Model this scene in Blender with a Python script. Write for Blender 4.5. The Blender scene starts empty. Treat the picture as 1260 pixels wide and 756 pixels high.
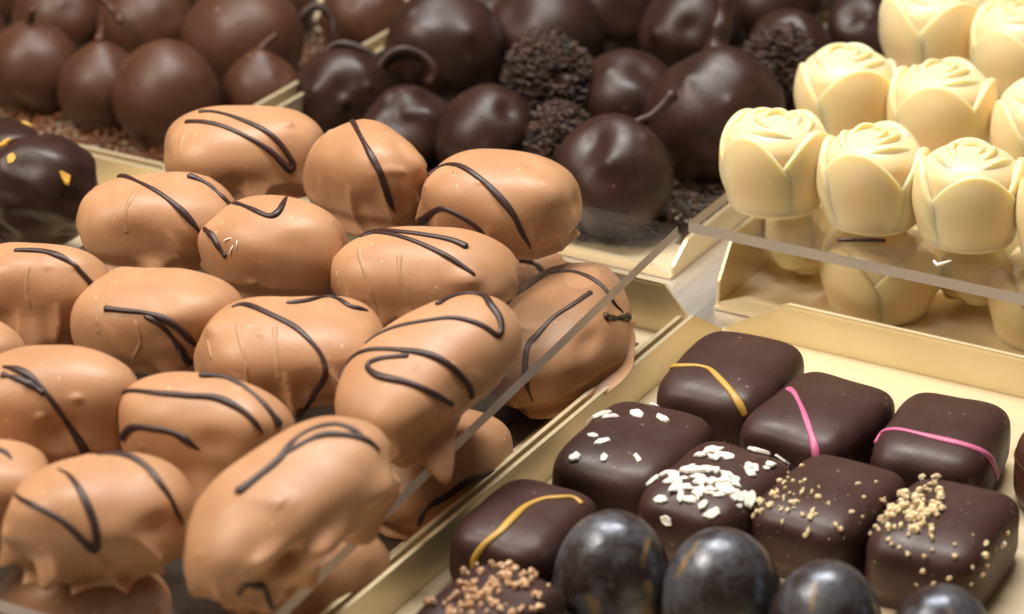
import bpy, math, random
import numpy as np
from mathutils import Vector, Euler

CM = 0.01                       # every length below is in centimetres, the scene is in metres
scene = bpy.context.scene
col = scene.collection

# ------------------------------------------------------------------ camera
cam_data = bpy.data.cameras.new('camera')
cam = bpy.data.objects.new('camera', cam_data); col.objects.link(cam)
cam.location = (0.3548, -0.6323, 0.3381)
cam_dir = Vector((-0.44353, 0.79038, -0.42262))
cam.rotation_euler = cam_dir.to_track_quat('-Z', 'Y').to_euler()
cam_data.sensor_width = 36.0
cam_data.lens = 102.86
cam_data.clip_start = 0.02
cam_data.clip_end = 20
cam_data.dof.use_dof = True
cam_data.dof.focus_distance = 0.725
cam_data.dof.aperture_fstop = 15.0
scene.camera = cam

# ------------------------------------------------------------------ world and lamps of the display case
world = bpy.data.worlds.new('World'); scene.world = world
world.use_nodes = True
bg = world.node_tree.nodes['Background']
bg.inputs['Color'].default_value = (1.0, 0.80, 0.60, 1)
bg.inputs['Strength'].default_value = 0.09

def area_lamp(name, loc, target, sx, sy, watts, color):
    d = bpy.data.lights.new(name, 'AREA'); d.shape = 'RECTANGLE'
    d.size = sx * CM; d.size_y = sy * CM; d.energy = watts; d.color = color
    o = bpy.data.objects.new(name, d); col.objects.link(o)
    o.location = Vector(loc) * CM
    o.rotation_euler = (Vector(target) - Vector(loc)).to_track_quat('-Z', 'Y').to_euler()
    return o
area_lamp('case_lamp', (-4, 6, 62), (0, -2, 0), 42, 12, 6.2, (1.0, 0.95, 0.90))
area_lamp('shop_lamp', (-34, -44, 70), (0, -4, 0), 28, 28, 6.2, (1.0, 0.86, 0.71))

scene.view_settings.view_transform = 'Standard'
scene.view_settings.look = 'None'
scene.view_settings.exposure = 0.0
scene.view_settings.gamma = 1.0
scene.view_settings.use_curve_mapping = False
scene.render.engine = 'CYCLES'
scene.cycles.max_bounces = 14
scene.cycles.transparent_max_bounces = 16
scene.cycles.sample_clamp_indirect = 6.0
scene.cycles.use_denoising = True

# u, v, z of centre, half sizes a b c in cm, yaw in degrees
MILK = {
 1: (-6.57,-3.09,4.32,2.04,1.55,1.20,37,0,0),
 2: (-2.41,-3.46,4.50,1.80,1.30,1.47,-16,0,0),
 3: (1.32,-2.93,4.42,2.12,1.61,1.32,15,0,0),
 4: (-6.11,-7.63,4.06,2.02,1.53,1.12,29,0,0),
 5: (-2.27,-7.97,4.18,1.95,1.36,1.30,15,0,0),
 6: (1.60,-7.27,4.14,2.21,1.68,1.21,17,0,0),
 7: (-6.36,-12.47,3.94,1.90,1.29,1.25,29,0,0),
 8: (-2.91,-12.13,3.91,2.05,1.55,1.19,19,0,0),
 9: (0.83,-11.89,3.86,2.19,1.66,1.11,37,0,0),
 10: (4.55,-11.97,4.27,2.58,1.42,1.07,81,14,0),
 11: (-2.21,-17.13,3.89,1.94,1.40,1.47,33,0,0),
 12: (1.28,-16.21,3.78,1.98,1.35,1.26,19,0,0),
 13: (5.09,-18.73,4.09,2.76,1.50,1.11,83,16,0),
 14: (1.37,-20.17,3.57,2.01,1.53,1.22,37,0,0),
 15: (-2.12,-20.38,3.43,1.87,1.42,1.04,29,0,0),
 16: (-6.13,-15.94,3.63,1.69,1.11,1.03,34,0,0),
 17: (4.26,-4.28,1.79,2.55,1.70,1.25,101,10,-20),
 18: (3.88,-10.58,0.96,2.25,1.49,1.17,89,0,0),
 19: (4.22,-16.61,0.97,2.03,1.34,1.17,79,0,0),
 20: (0.40,-19.81,0.91,1.99,1.31,1.10,19,0,0),
 21: (0.32,-0.56,0.94,1.56,1.09,1.14,29,0,0),
}
# dark drizzle strokes as (azimuth, elevation) on each chocolate
MILK_DRIZZLE = {
 1: [[(-178,49),(-129,60),(-90,48),(-69,26),(-58,2),(-54,6),(-57,22),(-66,49),(-99,73),(166,69),(157,58)]],
 2: [[(156,62),(-85,77),(-48,51),(-38,31),(-30,6),(-23,-10)]],
 3: [[(-166,32),(-167,46),(-137,57),(-99,50),(-81,35),(-71,18),(-65,-3),(-56,-25)],[(-154,-16),(-132,5),(-119,15),(-104,10),(-94,0),(-89,-12),(-83,-18)]],
 4: [[(135,51),(-157,78),(-76,63),(-61,39),(-53,13)],[(34,65),(13,53),(0,41),(-4,27)]],
 5: [[(159,52),(-146,70),(-88,66),(-66,73),(76,71)],[(-155,32),(-134,30),(-117,16)]],
 6: [[(-44,31),(-52,46),(-67,60),(-102,71),(-164,67),(175,55),(177,46),(155,38),(164,56),(-173,74),(-82,82),(-30,68),(-26,57)]],
 7: [[(-139,77),(-51,77),(-41,60),(-39,44),(-36,28)]],
 8: [[(-119,37),(-104,39),(-86,39),(-73,34),(-64,25),(-57,12),(-50,-2)],[(-86,36),(-75,28),(-67,13),(-59,-10),(-53,-21)]],
 9: [[(155,53),(154,61),(-153,74),(-94,65),(-80,48),(-75,30),(-75,14),(-78,-5),(-86,-23),(-92,-19)],[(103,76),(65,68),(53,52),(20,52),(19,38)]],
 10: [[(103,37),(91,54),(52,75),(-23,71),(-51,54),(-60,34),(-57,30),(-48,35),(-28,44),(-3,41),(16,41),(28,49),(36,59)],[(126,26),(117,31),(118,49),(154,74),(-111,64),(-98,38),(-94,11),(-94,-7)],[(-160,73),(145,61),(145,54),(174,56),(-140,50),(-120,33),(-108,6)]],
 11: [[(-166,57),(-122,60),(-94,45),(-81,24),(-72,2),(-66,-16)],[(-146,52),(-118,52),(-94,42)]],
 12: [[(172,30),(-150,55),(-110,66),(-61,66),(-44,52),(-39,35),(-36,23)],[(106,76),(58,68),(7,60),(-14,41),(-17,26)],[(-147,6),(-135,22),(-117,28),(-99,27),(-83,14)]],
 13: [[(156,71),(150,80),(38,84),(26,70),(15,60),(-3,50),(-24,43),(-37,37)],[(31,81),(3,73),(-11,62),(-27,50),(-40,34),(-46,24)],[(-154,-4),(-147,7),(-138,-4),(-134,-33)]],
 14: [[(173,31),(-136,40),(-111,30),(-96,9),(-93,13),(-95,34),(-109,58),(-157,71),(160,64)],[(92,61),(62,65),(9,64),(-25,47),(-30,24),(-26,5)]],
 15: [[(-8,81),(-6,65),(-22,55)]],
 17: [[(94,39),(78,41),(62,65),(17,67),(-26,62),(-52,54),(-68,43),(-78,27),(-79,3)],[(-83,47),(-106,55),(-139,59),(-165,51),(-175,45),(-177,33),(-178,16),(180,-11)],[(-99,23),(-89,9),(-77,-6)]],
 18: [[(-150,-14),(-144,6),(-131,13),(-112,21),(-86,11)]],
 21: [[(-75,59),(-59,50),(-53,37)]],
}
MILK_BUMP = {
 10: [(-122,-37,9,0.35),(-143,-18,13,0.2),(-130,-12,9,-0.15)],
 13: [(-55,-23,13,0.22),(-92,-35,14,-0.2),(-124,12,11,-0.22),(-132,27,9,0.12),(-103,6,10,0.12)],
 6: [(-108,-22,9,0.14),(-50,27,10,0.12),(-85,-15,8,0.1)],
 9: [(-173,42,9,0.1)],
 1: [(-84,-24,8,0.2),(-98,-10,10,-0.12),(-38,50,4,0.06)],
 14: [(-123,-16,9,0.12),(-53,17,12,-0.12),(-153,6,9,0.15)],
 12: [(-78,-32,12,0.25),(-72,21,12,-0.08)],
 8: [(140,48,10,0.08),(-67,-21,12,-0.12),(-26,44,18,0.08),(-71,48,10,-0.06)],
 5: [(-96,-11,4,0.04),(-62,49,10,0.03)],
 11: [(-67,34,4,0.05),(-95,20,4,0.05)],
 2: [(19,29,12,0.1),(10,54,10,-0.05)],
 3: [(-13,63,10,-0.07)],
 17: [(-123,19,12,-0.12)],
 7: [(-86,-9,12,0.1)],
 4: [(-89,-25,9,0.1)],
}
MILK_RIDGE = {
 6: [[(-149,48),(-119,25),(-109,-13)],[(-103,52),(-94,23),(-85,-12)],[(-143,19),(-132,-9)]],
 9: [[(-155,54),(-125,28),(-121,2)],[(-117,62),(-106,39),(-102,8)],[(-167,30),(-151,19)]],
 4: [[(-118,68),(-112,42),(-109,19)]],
 8: [[(-127,39),(-117,12)],[(-93,31),(-89,9),(-94,-12)]],
 7: [[(-87,55),(-89,28),(-86,10)]],
 3: [[(-138,55),(-126,48)]],
 13: [[(167,51),(166,66),(-151,71),(-112,56)],[(-86,19),(-93,-1),(-102,-6)]],
 1: [[(-154,42),(-140,21)]],
 17: [[(119,59),(178,58)]],
 2: [[(-51,23),(-35,32),(-4,29)],[(25,44),(39,21)]],
}
PRALINE = {
 1: (8.39,-3.69,0.88,2.03,1.46,1.09,90,0,0),
 2: (10.82,-4.25,0.84,1.98,1.42,1.03,90,0,0),
 3: (14.07,-4.07,0.85,1.94,1.40,1.04,90,0,0),
 4: (8.05,-8.32,0.87,2.06,1.48,1.07,90,0,0),
 5: (10.36,-8.86,0.85,1.85,1.34,1.04,90,0,0),
 6: (12.84,-8.24,0.83,1.91,1.38,1.01,90,0,0),
 7: (15.69,-8.13,0.84,1.94,1.40,1.03,90,0,0),
 8: (7.50,-12.54,0.83,1.79,1.29,1.02,90,0,0),
 9: (8.56,-16.38,0.83,1.71,1.23,1.02,90,0,0),
}
PRALINE_STRIPE = {
 1: [(110,38),(122,49),(137,61),(159,65),(-168,57),(-152,45),(-145,34),(-141,24)],
 2: [(82,54),(95,65),(170,69),(-158,51),(-150,37),(-147,24),(-145,9)],
 3: [(120,31),(111,35),(121,50),(150,62),(-165,63),(-134,54),(-118,42),(-104,23),(-81,-21)],
 8: [(163,3),(163,19),(169,37),(179,53),(-178,68),(-145,88),(-32,74),(-43,61),(-47,51),(-57,44)],
}
SPARSE_FLAKES = [(70,42),(67,57),(27,64),(11,44),(-31,63),(146,63),(146,42),(175,52),(-142,53),(124,59)]
DOME = [
 (10.06,-13.42,1.25,1.32,1.32,1.50,29,0,0),
 (12.54,-12.99,1.25,1.35,1.35,1.50,29,0,0),
 (15.03,-13.12,1.24,1.28,1.28,1.49,29,0,0),
 (17.55,-12.86,1.23,1.24,1.24,1.49,29,0,0),
]
ROSE = [  # u, v, radius, height
 (6.07,3.63,1.39,2.74),
 (8.78,3.89,1.39,2.71),
 (11.42,4.03,1.39,2.74),
 (5.61,9.47,1.40,2.63),
 (8.51,9.48,1.42,2.69),
 (5.69,15.65,1.44,2.73),
 (8.63,15.44,1.39,2.67),
 (11.51,9.40,1.36,2.64),
 (6.97,19.37,1.39,2.67),
 (14.14,4.19,1.34,2.73),
]
STEM = {
 'upright': [[-9.75,11.8,2.57],[-10.06,11.94,3.15],[-10.29,12.14,3.78],[-10.39,12.31,4.2]],
 'tall': [[0.7,11.08,3.72],[0.63,11.39,4.38],[0.61,11.73,5.03],[0.52,12.09,5.8]],
 'twig': [[0.18,5.24,2.31],[0.16,5.46,2.73],[0.28,5.73,3.13],[0.66,6.13,3.46],[1.02,6.43,3.65],[1.37,6.91,4.18]],
 'point': [[-2.45,11.2,1.72],[-2.9,11.14,2.08],[-3.33,11.15,2.53],[-3.83,11.23,3.2]],
 'loop': [[-11.27,7.86,1.8],[-11.36,8.18,2.48],[-11.09,8.57,2.94],[-10.5,8.86,2.87],[-9.91,9.03,2.55],[-9.79,8.81,2.03],[-9.95,8.39,1.41]],
 'loop2': [[-10.78,8.44,2.37],[-10.54,8.21,1.69],[-10.14,7.95,0.78]],
 'curl': [[-9.31,8.41,1.53],[-9.54,8.61,2.14],[-9.43,8.92,2.62],[-9.04,9.26,2.84],[-8.53,9.48,2.71],[-8.11,9.49,2.3],[-8.17,9.28,1.96]],
 'lean': [[-18.54,7.65,2.65],[-18.89,7.65,3.03],[-19.45,7.59,3.49]],
 'arch': [[-14.2,10.97,1.72],[-14.21,11.31,2.36],[-13.85,11.73,2.76],[-13.31,11.85,2.43],[-13.07,11.63,1.76]],
 'sprig': [[0.48,21.88,1.36],[0.8,22.23,1.67],[1.29,22.63,1.92]],
}
# ------------------------------------------------------------------ materials
def material(name):
    m = bpy.data.materials.new(name); m.use_nodes = True
    nt = m.node_tree
    return m, nt, nt.nodes['Principled BSDF']

def mix_color(nt, fac, c1, c2):
    n = nt.nodes.new('ShaderNodeMix'); n.data_type = 'RGBA'
    nt.links.new(fac, n.inputs[0])
    for i, c in ((6, c1), (7, c2)):
        if isinstance(c, tuple): n.inputs[i].default_value = (*c, 1)
        else: nt.links.new(c, n.inputs[i])
    return n.outputs[2]

def noise(nt, scale, detail=3, rough=0.55, vec=None, dist=0.0):
    n = nt.nodes.new('ShaderNodeTexNoise')
    n.inputs['Scale'].default_value = scale; n.inputs['Detail'].default_value = detail
    n.inputs['Roughness'].default_value = rough; n.inputs['Distortion'].default_value = dist
    nt.links.new(vec if vec is not None else object_coords(nt), n.inputs['Vector'])
    return n.outputs['Fac']

def object_coords(nt):
    for n in nt.nodes:
        if n.type == 'TEX_COORD': return n.outputs['Object']
    return nt.nodes.new('ShaderNodeTexCoord').outputs['Object']

def ramp(nt, fac, p0, p1, v0=0.0, v1=1.0):
    n = nt.nodes.new('ShaderNodeMapRange'); n.clamp = True
    n.inputs['From Min'].default_value = p0; n.inputs['From Max'].default_value = p1
    n.inputs['To Min'].default_value = v0; n.inputs['To Max'].default_value = v1
    nt.links.new(fac, n.inputs['Value']); return n.outputs['Result']

def bump(nt, bsdf, height, strength, dist):
    n = nt.nodes.new('ShaderNodeBump')
    n.inputs['Strength'].default_value = strength; n.inputs['Distance'].default_value = dist
    nt.links.new(height, n.inputs['Height']); nt.links.new(n.outputs['Normal'], bsdf.inputs['Normal'])

def chocolate(name, c1, c2, rough, spec=0.5, sss=0.0, radius=(1, .5, .3), sss_scale=.0015, fine=0.25, specks=None, cscale=70, sscale=330, slim=(.10, .16)):
    m, nt, b = material(name)
    cfac = ramp(nt, noise(nt, cscale, 4), .35, .65)
    color = mix_color(nt, cfac, c1, c2)
    if specks:                               # tiny pale bloom specks and dust
        v = nt.nodes.new('ShaderNodeTexVoronoi'); v.inputs['Scale'].default_value = sscale
        nt.links.new(object_coords(nt), v.inputs['Vector'])
        s = ramp(nt, v.outputs['Distance'], slim[0], slim[1], 1, 0)
        g = ramp(nt, noise(nt, 140, 2), .55, .62)
        mm = nt.nodes.new('ShaderNodeMath'); mm.operation = 'MULTIPLY'
        nt.links.new(s, mm.inputs[0]); nt.links.new(g, mm.inputs[1])
        color = mix_color(nt, mm.outputs[0], color, specks)
    nt.links.new(color, b.inputs['Base Color'])
    nt.links.new(ramp(nt, noise(nt, 160, 4), .3, .7, rough - .06, rough + .08), b.inputs['Roughness'])
    b.inputs['Specular IOR Level'].default_value = spec
    if sss:
        b.inputs['Subsurface Weight'].default_value = sss
        b.inputs['Subsurface Radius'].default_value = radius
        b.inputs['Subsurface Scale'].default_value = sss_scale
    bump(nt, b, noise(nt, 900, 3), fine, .0002)
    return m

M = {}
M['milk'] = chocolate('milk_chocolate', (.415, .215, .105), (.50, .280, .150), .46, .42, .25, (1, .5, .27), .0022, .22, (.66, .40, .23), cscale=55)
M['dark'] = chocolate('dark_chocolate', (.043, .018, .0145), (.056, .025, .020), .45, .38, fine=.25, specks=(.2, .13, .10))
M['drizzle'] = chocolate('drizzle_chocolate', (.034, .0145, .0125), (.046, .020, .017), .42, .45, fine=.3)
M['cherry'] = chocolate('cherry_chocolate', (.062, .023, .012), (.085, .033, .017), .48, .42, fine=.3, specks=(.3, .2, .13))
M['cherry_dark'] = chocolate('bitter_chocolate', (.024, .0095, .0065), (.038, .0155, .0105), .42, .40, fine=.35, specks=(.14, .08, .06))
M['disc'] = chocolate('brown_chocolate', (.060, .022, .012), (.075, .028, .015), .38, .5)
M['white'] = chocolate('white_chocolate', (.88, .675, .375), (.90, .715, .425), .38, .5, .8, (1, .60, .22), .007, .12, (.80, .50, .14), sscale=210, slim=(.09, .15))
M['pink'] = chocolate('pink_icing', (.56, .13, .27), (.62, .17, .31), .42)
M['yellow'] = chocolate('yellow_icing', (.46, .28, .045), (.54, .33, .06), .45)
M['coconut'] = chocolate('coconut', (.84, .78, .68), (.92, .88, .80), .6, .3, .3, (1, .8, .6), .001)
M['nut'] = chocolate('chopped_nut', (.74, .56, .30), (.90, .80, .57), .6, .3, .3, (1, .7, .4), .001, cscale=300)
M['hazelnut'] = chocolate('roasted_hazelnut', (.60, .31, .16), (.90, .70, .48), .6, .3, .3, (1, .7, .4), .001, cscale=250)
M['shaving'] = chocolate('cocoa_shaving', (.018, .009, .007), (.085, .045, .028), .6, .35, cscale=260)
M['crumb'] = chocolate('cocoa_crumb', (.09, .032, .014), (.16, .058, .026), .65, .3)
M['gold_leaf'] = chocolate('gold_flake', (.80, .42, .06), (.9, .55, .12), .5)

# pearl lustre domes: dark chocolate brushed with metallic powder in irregular silver patches
m, nt, b = material('lustre_chocolate')
patch = ramp(nt, noise(nt, 80, 5, .65), .45, .60)
warm = ramp(nt, noise(nt, 62, 4, .55, dist=.3), .56, .64)
c = mix_color(nt, patch, (.034, .020, .018), (.15, .155, .175))
c = mix_color(nt, warm, c, (.42, .27, .11))  # orange reflections of the surroundings painted into the colour
nt.links.new(c, b.inputs['Base Color'])
nt.links.new(ramp(nt, patch, 0, 1, .10, .5), b.inputs['Metallic'])
nt.links.new(ramp(nt, noise(nt, 260, 5), .3, .7, .24, .44), b.inputs['Roughness'])
b.inputs['Specular IOR Level'].default_value = 1.0
b.inputs['Specular Tint'].default_value = (.66, .82, 1, 1)
bump(nt, b, noise(nt, 420, 4), .3, .0003)
M['lustre'] = m

def sheet_metal(name, c1, c2, metallic, rough, brush=(40, 900, 900)):
    m, nt, b = material(name)
    mp = nt.nodes.new('ShaderNodeMapping'); mp.inputs['Scale'].default_value = brush
    nt.links.new(object_coords(nt), mp.inputs['Vector'])
    streak = noise(nt, 1.0, 4, .6, mp.outputs['Vector'])
    smudge = ramp(nt, noise(nt, 28, 5, .6), .35, .7)
    nt.links.new(mix_color(nt, smudge, c1, c2), b.inputs['Base Color'])
    b.inputs['Metallic'].default_value = metallic
    mm = nt.nodes.new('ShaderNodeMath'); mm.operation = 'ADD'
    nt.links.new(ramp(nt, streak, .3, .7, rough - .05, rough + .05), mm.inputs[0])
    nt.links.new(ramp(nt, smudge, 0, 1, 0, .08), mm.inputs[1])
    nt.links.new(mm.outputs[0], b.inputs['Roughness'])
    bump(nt, b, streak, .06, .0003)
    return m
M['gold'] = sheet_metal('gold_tray_metal', (.80, .69, .46), (.73, .61, .39), .55, .36)
M['gold_floor'] = sheet_metal('gold_tray_floor', (.83, .71, .48), (.78, .65, .42), .42, .40)
M['steel'] = sheet_metal('counter_steel', (.80, .77, .72), (.70, .66, .60), .85, .36, (600, 30, 600))

# clear acrylic with faint dust and scratches
m, nt, b = material('clear_acrylic')
nt.nodes.remove(b)
out = nt.nodes['Material Output']
tr = nt.nodes.new('ShaderNodeBsdfTransparent'); tr.inputs['Color'].default_value = (.96, .955, .94, 1)
gl = nt.nodes.new('ShaderNodeBsdfGlossy'); gl.inputs['Roughness'].default_value = .07
df = nt.nodes.new('ShaderNodeBsdfDiffuse'); df.inputs['Color'].default_value = (.62, .58, .54, 1)
lw = nt.nodes.new('ShaderNodeLayerWeight'); lw.inputs['Blend'].default_value = .5
pw = nt.nodes.new('ShaderNodeMath'); pw.operation = 'POWER'; pw.inputs[1].default_value = 5.0
nt.links.new(lw.outputs['Facing'], pw.inputs[0])
sch = ramp(nt, pw.outputs[0], 0, 1, .04, 1.0)
mx = nt.nodes.new('ShaderNodeMixShader'); nt.links.new(sch, mx.inputs[0])
nt.links.new(tr.outputs[0], mx.inputs[1]); nt.links.new(gl.outputs[0], mx.inputs[2])
mp = nt.nodes.new('ShaderNodeMapping'); mp.inputs['Scale'].default_value = (60, 700, 60); mp.inputs['Rotation'].default_value = (0, 0, .6)
nt.links.new(object_coords(nt), mp.inputs['Vector'])
scr = ramp(nt, noise(nt, 3, 5, .65, mp.outputs['Vector']), .60, .78, 0, .05)
dust = ramp(nt, noise(nt, 900, 2, .5), .64, .76, 0, .10)
haze_ = ramp(nt, noise(nt, 45, 4, .6), .35, .75, .0, .035)
a1 = nt.nodes.new('ShaderNodeMath'); nt.links.new(scr, a1.inputs[0]); nt.links.new(dust, a1.inputs[1])
a2 = nt.nodes.new('ShaderNodeMath'); nt.links.new(a1.outputs[0], a2.inputs[0]); nt.links.new(haze_, a2.inputs[1])
mx2 = nt.nodes.new('ShaderNodeMixShader'); nt.links.new(a2.outputs[0], mx2.inputs[0])
nt.links.new(mx.outputs[0], mx2.inputs[1]); nt.links.new(df.outputs[0], mx2.inputs[2])
nt.links.new(mx2.outputs[0], out.inputs['Surface'])
M['acrylic'] = m
m, nt, b = material('sawn_acrylic_edge')
b.inputs['Base Color'].default_value = (.60, .56, .53, 1); b.inputs['Roughness'].default_value = .35
b.inputs['Transmission Weight'].default_value = .25; b.inputs['IOR'].default_value = 1.49
nt.links.new(ramp(nt, noise(nt, 500, 3), .3, .7, .3, .5), b.inputs['Roughness'])
M['acrylic_edge'] = m

# ------------------------------------------------------------------ object helpers
def link_mesh(name, me, mat, parent=None, loc=None, rot=None):
    o = bpy.data.objects.new(name, me); col.objects.link(o)
    if mat is not None and not me.materials: me.materials.append(mat)
    if parent is not None: o.parent = parent
    if loc is not None: o.location = Vector(loc) * CM
    if rot is not None: o.rotation_euler = rot
    return o

def mesh(name, verts, faces, smooth=True):
    me = bpy.data.meshes.new(name)
    me.from_pydata((np.asarray(verts, float) * CM).tolist(), [], [tuple(int(i) for i in f) for f in faces])
    me.update()
    me.polygons.foreach_set('use_smooth', [smooth] * len(me.polygons))
    return me

def tag(o, label, cat, group=None, kind=None):
    o['label'] = label; o['category'] = cat
    if group: o['group'] = group
    if kind: o['kind'] = kind
    return o

def thing(name, label, cat, loc, yaw=0.0, group=None, rot=None):
    o = bpy.data.objects.new(name, None); col.objects.link(o)
    o.empty_display_size = .005
    o.location = Vector(loc) * CM
    o.rotation_euler = rot if rot is not None else (0, 0, math.radians(yaw))
    return tag(o, label, cat, group)

def grid_faces(nr, nc, wrap=True, flip=False):
    f = []
    for i in range(nr - 1):
        for j in range(nc if wrap else nc - 1):
            k = (j + 1) % nc
            q = (i * nc + j, i * nc + k, (i + 1) * nc + k, (i + 1) * nc + j)
            f.append(q[::-1] if flip else q)
    return f

def prism(poly, axis, t0, t1):
    """poly: list of 2D points; extruded along axis ('u','v','z') between t0 and t1."""
    n = len(poly)
    def put(p, t):
        return {'u': (t, p[0], p[1]), 'v': (p[0], t, p[1]), 'z': (p[0], p[1], t)}[axis]
    v = [put(p, t0) for p in poly] + [put(p, t1) for p in poly]
    f = [tuple(range(n)), tuple(range(2 * n - 1, n - 1, -1))]
    f += [(i + n, (i + 1) % n + n, (i + 1) % n, i) for i in range(n)]
    return v, f

def add_prism(name, poly, axis, t0, t1, mat, parent, bevel=0.02):
    v, f = prism(poly, axis, t0, t1)
    me = mesh(name, v, f, False)
    import bmesh
    bm = bmesh.new(); bm.from_mesh(me)
    bmesh.ops.recalc_face_normals(bm, faces=bm.faces[:])
    if bevel:
        bmesh.ops.bevel(bm, geom=bm.edges[:], offset=bevel * CM, segments=2, affect='EDGES', profile=.6)
    bm.to_mesh(me); bm.free()
    return link_mesh(name, me, mat, parent)

def rect(a0, a1, b0, b1): return [(a0, b0), (a1, b0), (a1, b1), (a0, b1)]

# smooth pseudo noise: a few random plane waves
class Waves:
    def __init__(self, seed, n=9):
        r = np.random.RandomState(seed)
        k = r.normal(size=(n, 3)); self.k = k / np.linalg.norm(k, axis=1)[:, None] * r.uniform(.6, 1.5, (n, 1))
        self.p = r.uniform(0, 6.28, n); self.n = n
    def __call__(self, x, scale):
        return np.sin(x @ self.k.T * scale + self.p).sum(1) / math.sqrt(self.n * .5) * .5

def direction(az, el):
    az, el = np.radians(az), np.radians(el)
    return np.array([math.cos(az) * math.cos(el), math.sin(az) * math.cos(el), math.sin(el)])

def smooth_path(pts, n, closed=False):
    """Catmull-Rom through the points."""
    P = np.asarray(pts, float)
    if len(P) == 2: P = np.vstack([P[0], (P[0] + P[1]) / 2, P[1]])
    Q = np.vstack([2 * P[0] - P[1], P, 2 * P[-1] - P[-2]])
    seg = len(P) - 1; out = []
    for t in np.linspace(0, seg - 1e-6, n):
        i = int(t); f = t - i; p0, p1, p2, p3 = Q[i:i + 4]
        out.append(.5 * (2 * p1 + (p2 - p0) * f + (2 * p0 - 5 * p1 + 4 * p2 - p3) * f * f + (3 * p1 - p0 - 3 * p2 + p3) * f ** 3))
    return np.array(out)

class Blob:
    """A moulded or enrobed sweet: unit direction -> surface point (cm, local to its centre)."""
    def __init__(self, a, b, c, p=2.3, q=2.2, kb=.72, seed=0, lump=.05, fine=.014, skirt=.05, bumps=(), ridges=(), ridge_w=1.5, ridge_h=.05, top=None, mid=0.0, brim=None, sags=(), hangs=(), flute=0.0):
        self.flute = flute
        self.sags = [(direction(b_[0], b_[1]), math.radians(b_[2]), b_[3], b_[4]) for b_ in sags]
        self.hangs = [(direction(b_[0], b_[1]), math.radians(b_[2]), b_[3], b_[4]) for b_ in hangs]
        self.mid, self.brim, self.w4 = mid, brim, Waves(seed * 7 + 4)
        self.abc = np.array([a, b, c]); self.p, self.q, self.kb = p, q, kb
        self.w1, self.w2, self.w3 = Waves(seed * 7 + 1), Waves(seed * 7 + 2), Waves(seed * 7 + 3)
        self.lump, self.fine, self.skirt = lump, fine, skirt
        self.bumps = [(direction(b_[0], b_[1]), math.radians(b_[2]), b_[3]) for b_ in bumps]
        self.ridges = []
        for r in ridges:
            d = smooth_path([direction(*x) for x in r], 26); self.ridges.append(d / np.linalg.norm(d, axis=1)[:, None])
        self.rw, self.rh = math.radians(ridge_w), ridge_h
        self.top = top
    def __call__(self, d):
        p, q = self.p, self.q
        k = ((np.abs(d[:, 0]) ** p + np.abs(d[:, 1]) ** p) ** (q / p) + np.abs(d[:, 2]) ** q) ** (-1 / q)
        x = d * k[:, None] * self.abc
        s = self.abc.mean()
        r = 1 + self.lump * self.w1(x / s, 2.6) + self.fine * self.w2(x / s, 10.0) + self.mid * self.w3(x / s, 5.2)
        add = np.zeros(len(d))
        for bd, rad, amp in self.bumps:
            ang = np.arccos(np.clip(d @ bd, -1, 1)); add += amp * np.exp(-(ang / rad) ** 2)
        for rd in self.ridges:
            full = np.arccos(np.clip(d @ rd.T, -1, 1)); near = full.argmin(1); ang = full.min(1)
            q_ = np.linspace(0, 1, rd.shape[0]); fade = np.clip(q_ / .35, 0, 1) * (.6 + .8 * q_ ** 2) * np.clip((1 - q_) / .08, .3, 1)
            add += self.rh * np.exp(-(ang / self.rw) ** 2) * fade[near]
        if self.flute:
            az = np.arctan2(d[:, 1], d[:, 0]); el = np.degrees(np.arcsin(np.clip(d[:, 2], -1, 1)))
            wob = self.w3(x / s, 2.2)
            win = np.clip((el + 62) / 22, 0, 1) * np.clip((16 + 14 * wob - el) / 26, 0, 1)
            crest = (1 - np.abs(np.sin(az * 5.5 + 1.5 * wob + .02 * el))) ** 2
            add += self.flute * win * (crest - .3) * np.clip(.25 + 1.1 * self.w2(x / s, 1.7), 0, 1.2)
        L = np.linalg.norm(x, axis=1)
        x = x * (r + add / L)[:, None]
        zc = x[:, 2] / self.abc[2]
        t = np.clip((-.25 - zc) / (self.kb - .25), 0, 1)
        g = np.clip(self.w4(x / s, 2.3) + .15, 0, 1.3)
        if self.brim: g = g * .6 + 1.3 * np.clip((d[:, :2] @ np.array([math.cos(math.radians(self.brim)), math.sin(math.radians(self.brim))])) / (np.hypot(d[:, 0], d[:, 1]) + 1e-6), 0, 1)
        foot = self.skirt * (t ** 3) * (.25 + 2.2 * g) - self.skirt * .8 * np.sin(np.pi * t) ** 2
        x[:, :2] *= (1 + foot)[:, None]
        if self.top: x = self.top(x)
        x = x + self.pull(d, self.sags)
        zb = -self.kb * self.abc[2]
        e = .06
        x[:, 2] = zb + .5 * ((x[:, 2] - zb) + np.sqrt((x[:, 2] - zb) ** 2 + e * e)) - e * .12
        x[:, 2] = np.maximum(x[:, 2], zb)
        return x + self.pull(d, self.hangs)
    def pull(self, d, spots):
        out = np.zeros_like(d)
        for bd, rad, o_, dn in spots:
            w = np.exp(-(np.arccos(np.clip(d @ bd, -1, 1)) / rad) ** 2)
            h = np.hypot(bd[0], bd[1]) + 1e-6
            out += w[:, None] * np.array([bd[0] / h * o_, bd[1] / h * o_, -dn])
        return out
    def point(self, az, el): return self(direction(az, el)[None])[0]
    def normal(self, d):
        e = 1e-2; d = np.asarray(d, float)
        t1 = np.cross(d, [0.13, .2, 1.0]); t1 /= np.linalg.norm(t1); t2 = np.cross(d, t1)
        D = np.array([d + e * t1, d - e * t1, d + e * t2, d - e * t2]); D /= np.linalg.norm(D, axis=1)[:, None]
        P = self(D); n = np.cross(P[0] - P[1], P[2] - P[3]); n /= np.linalg.norm(n) + 1e-9
        return n if n @ d > 0 else -n
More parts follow.
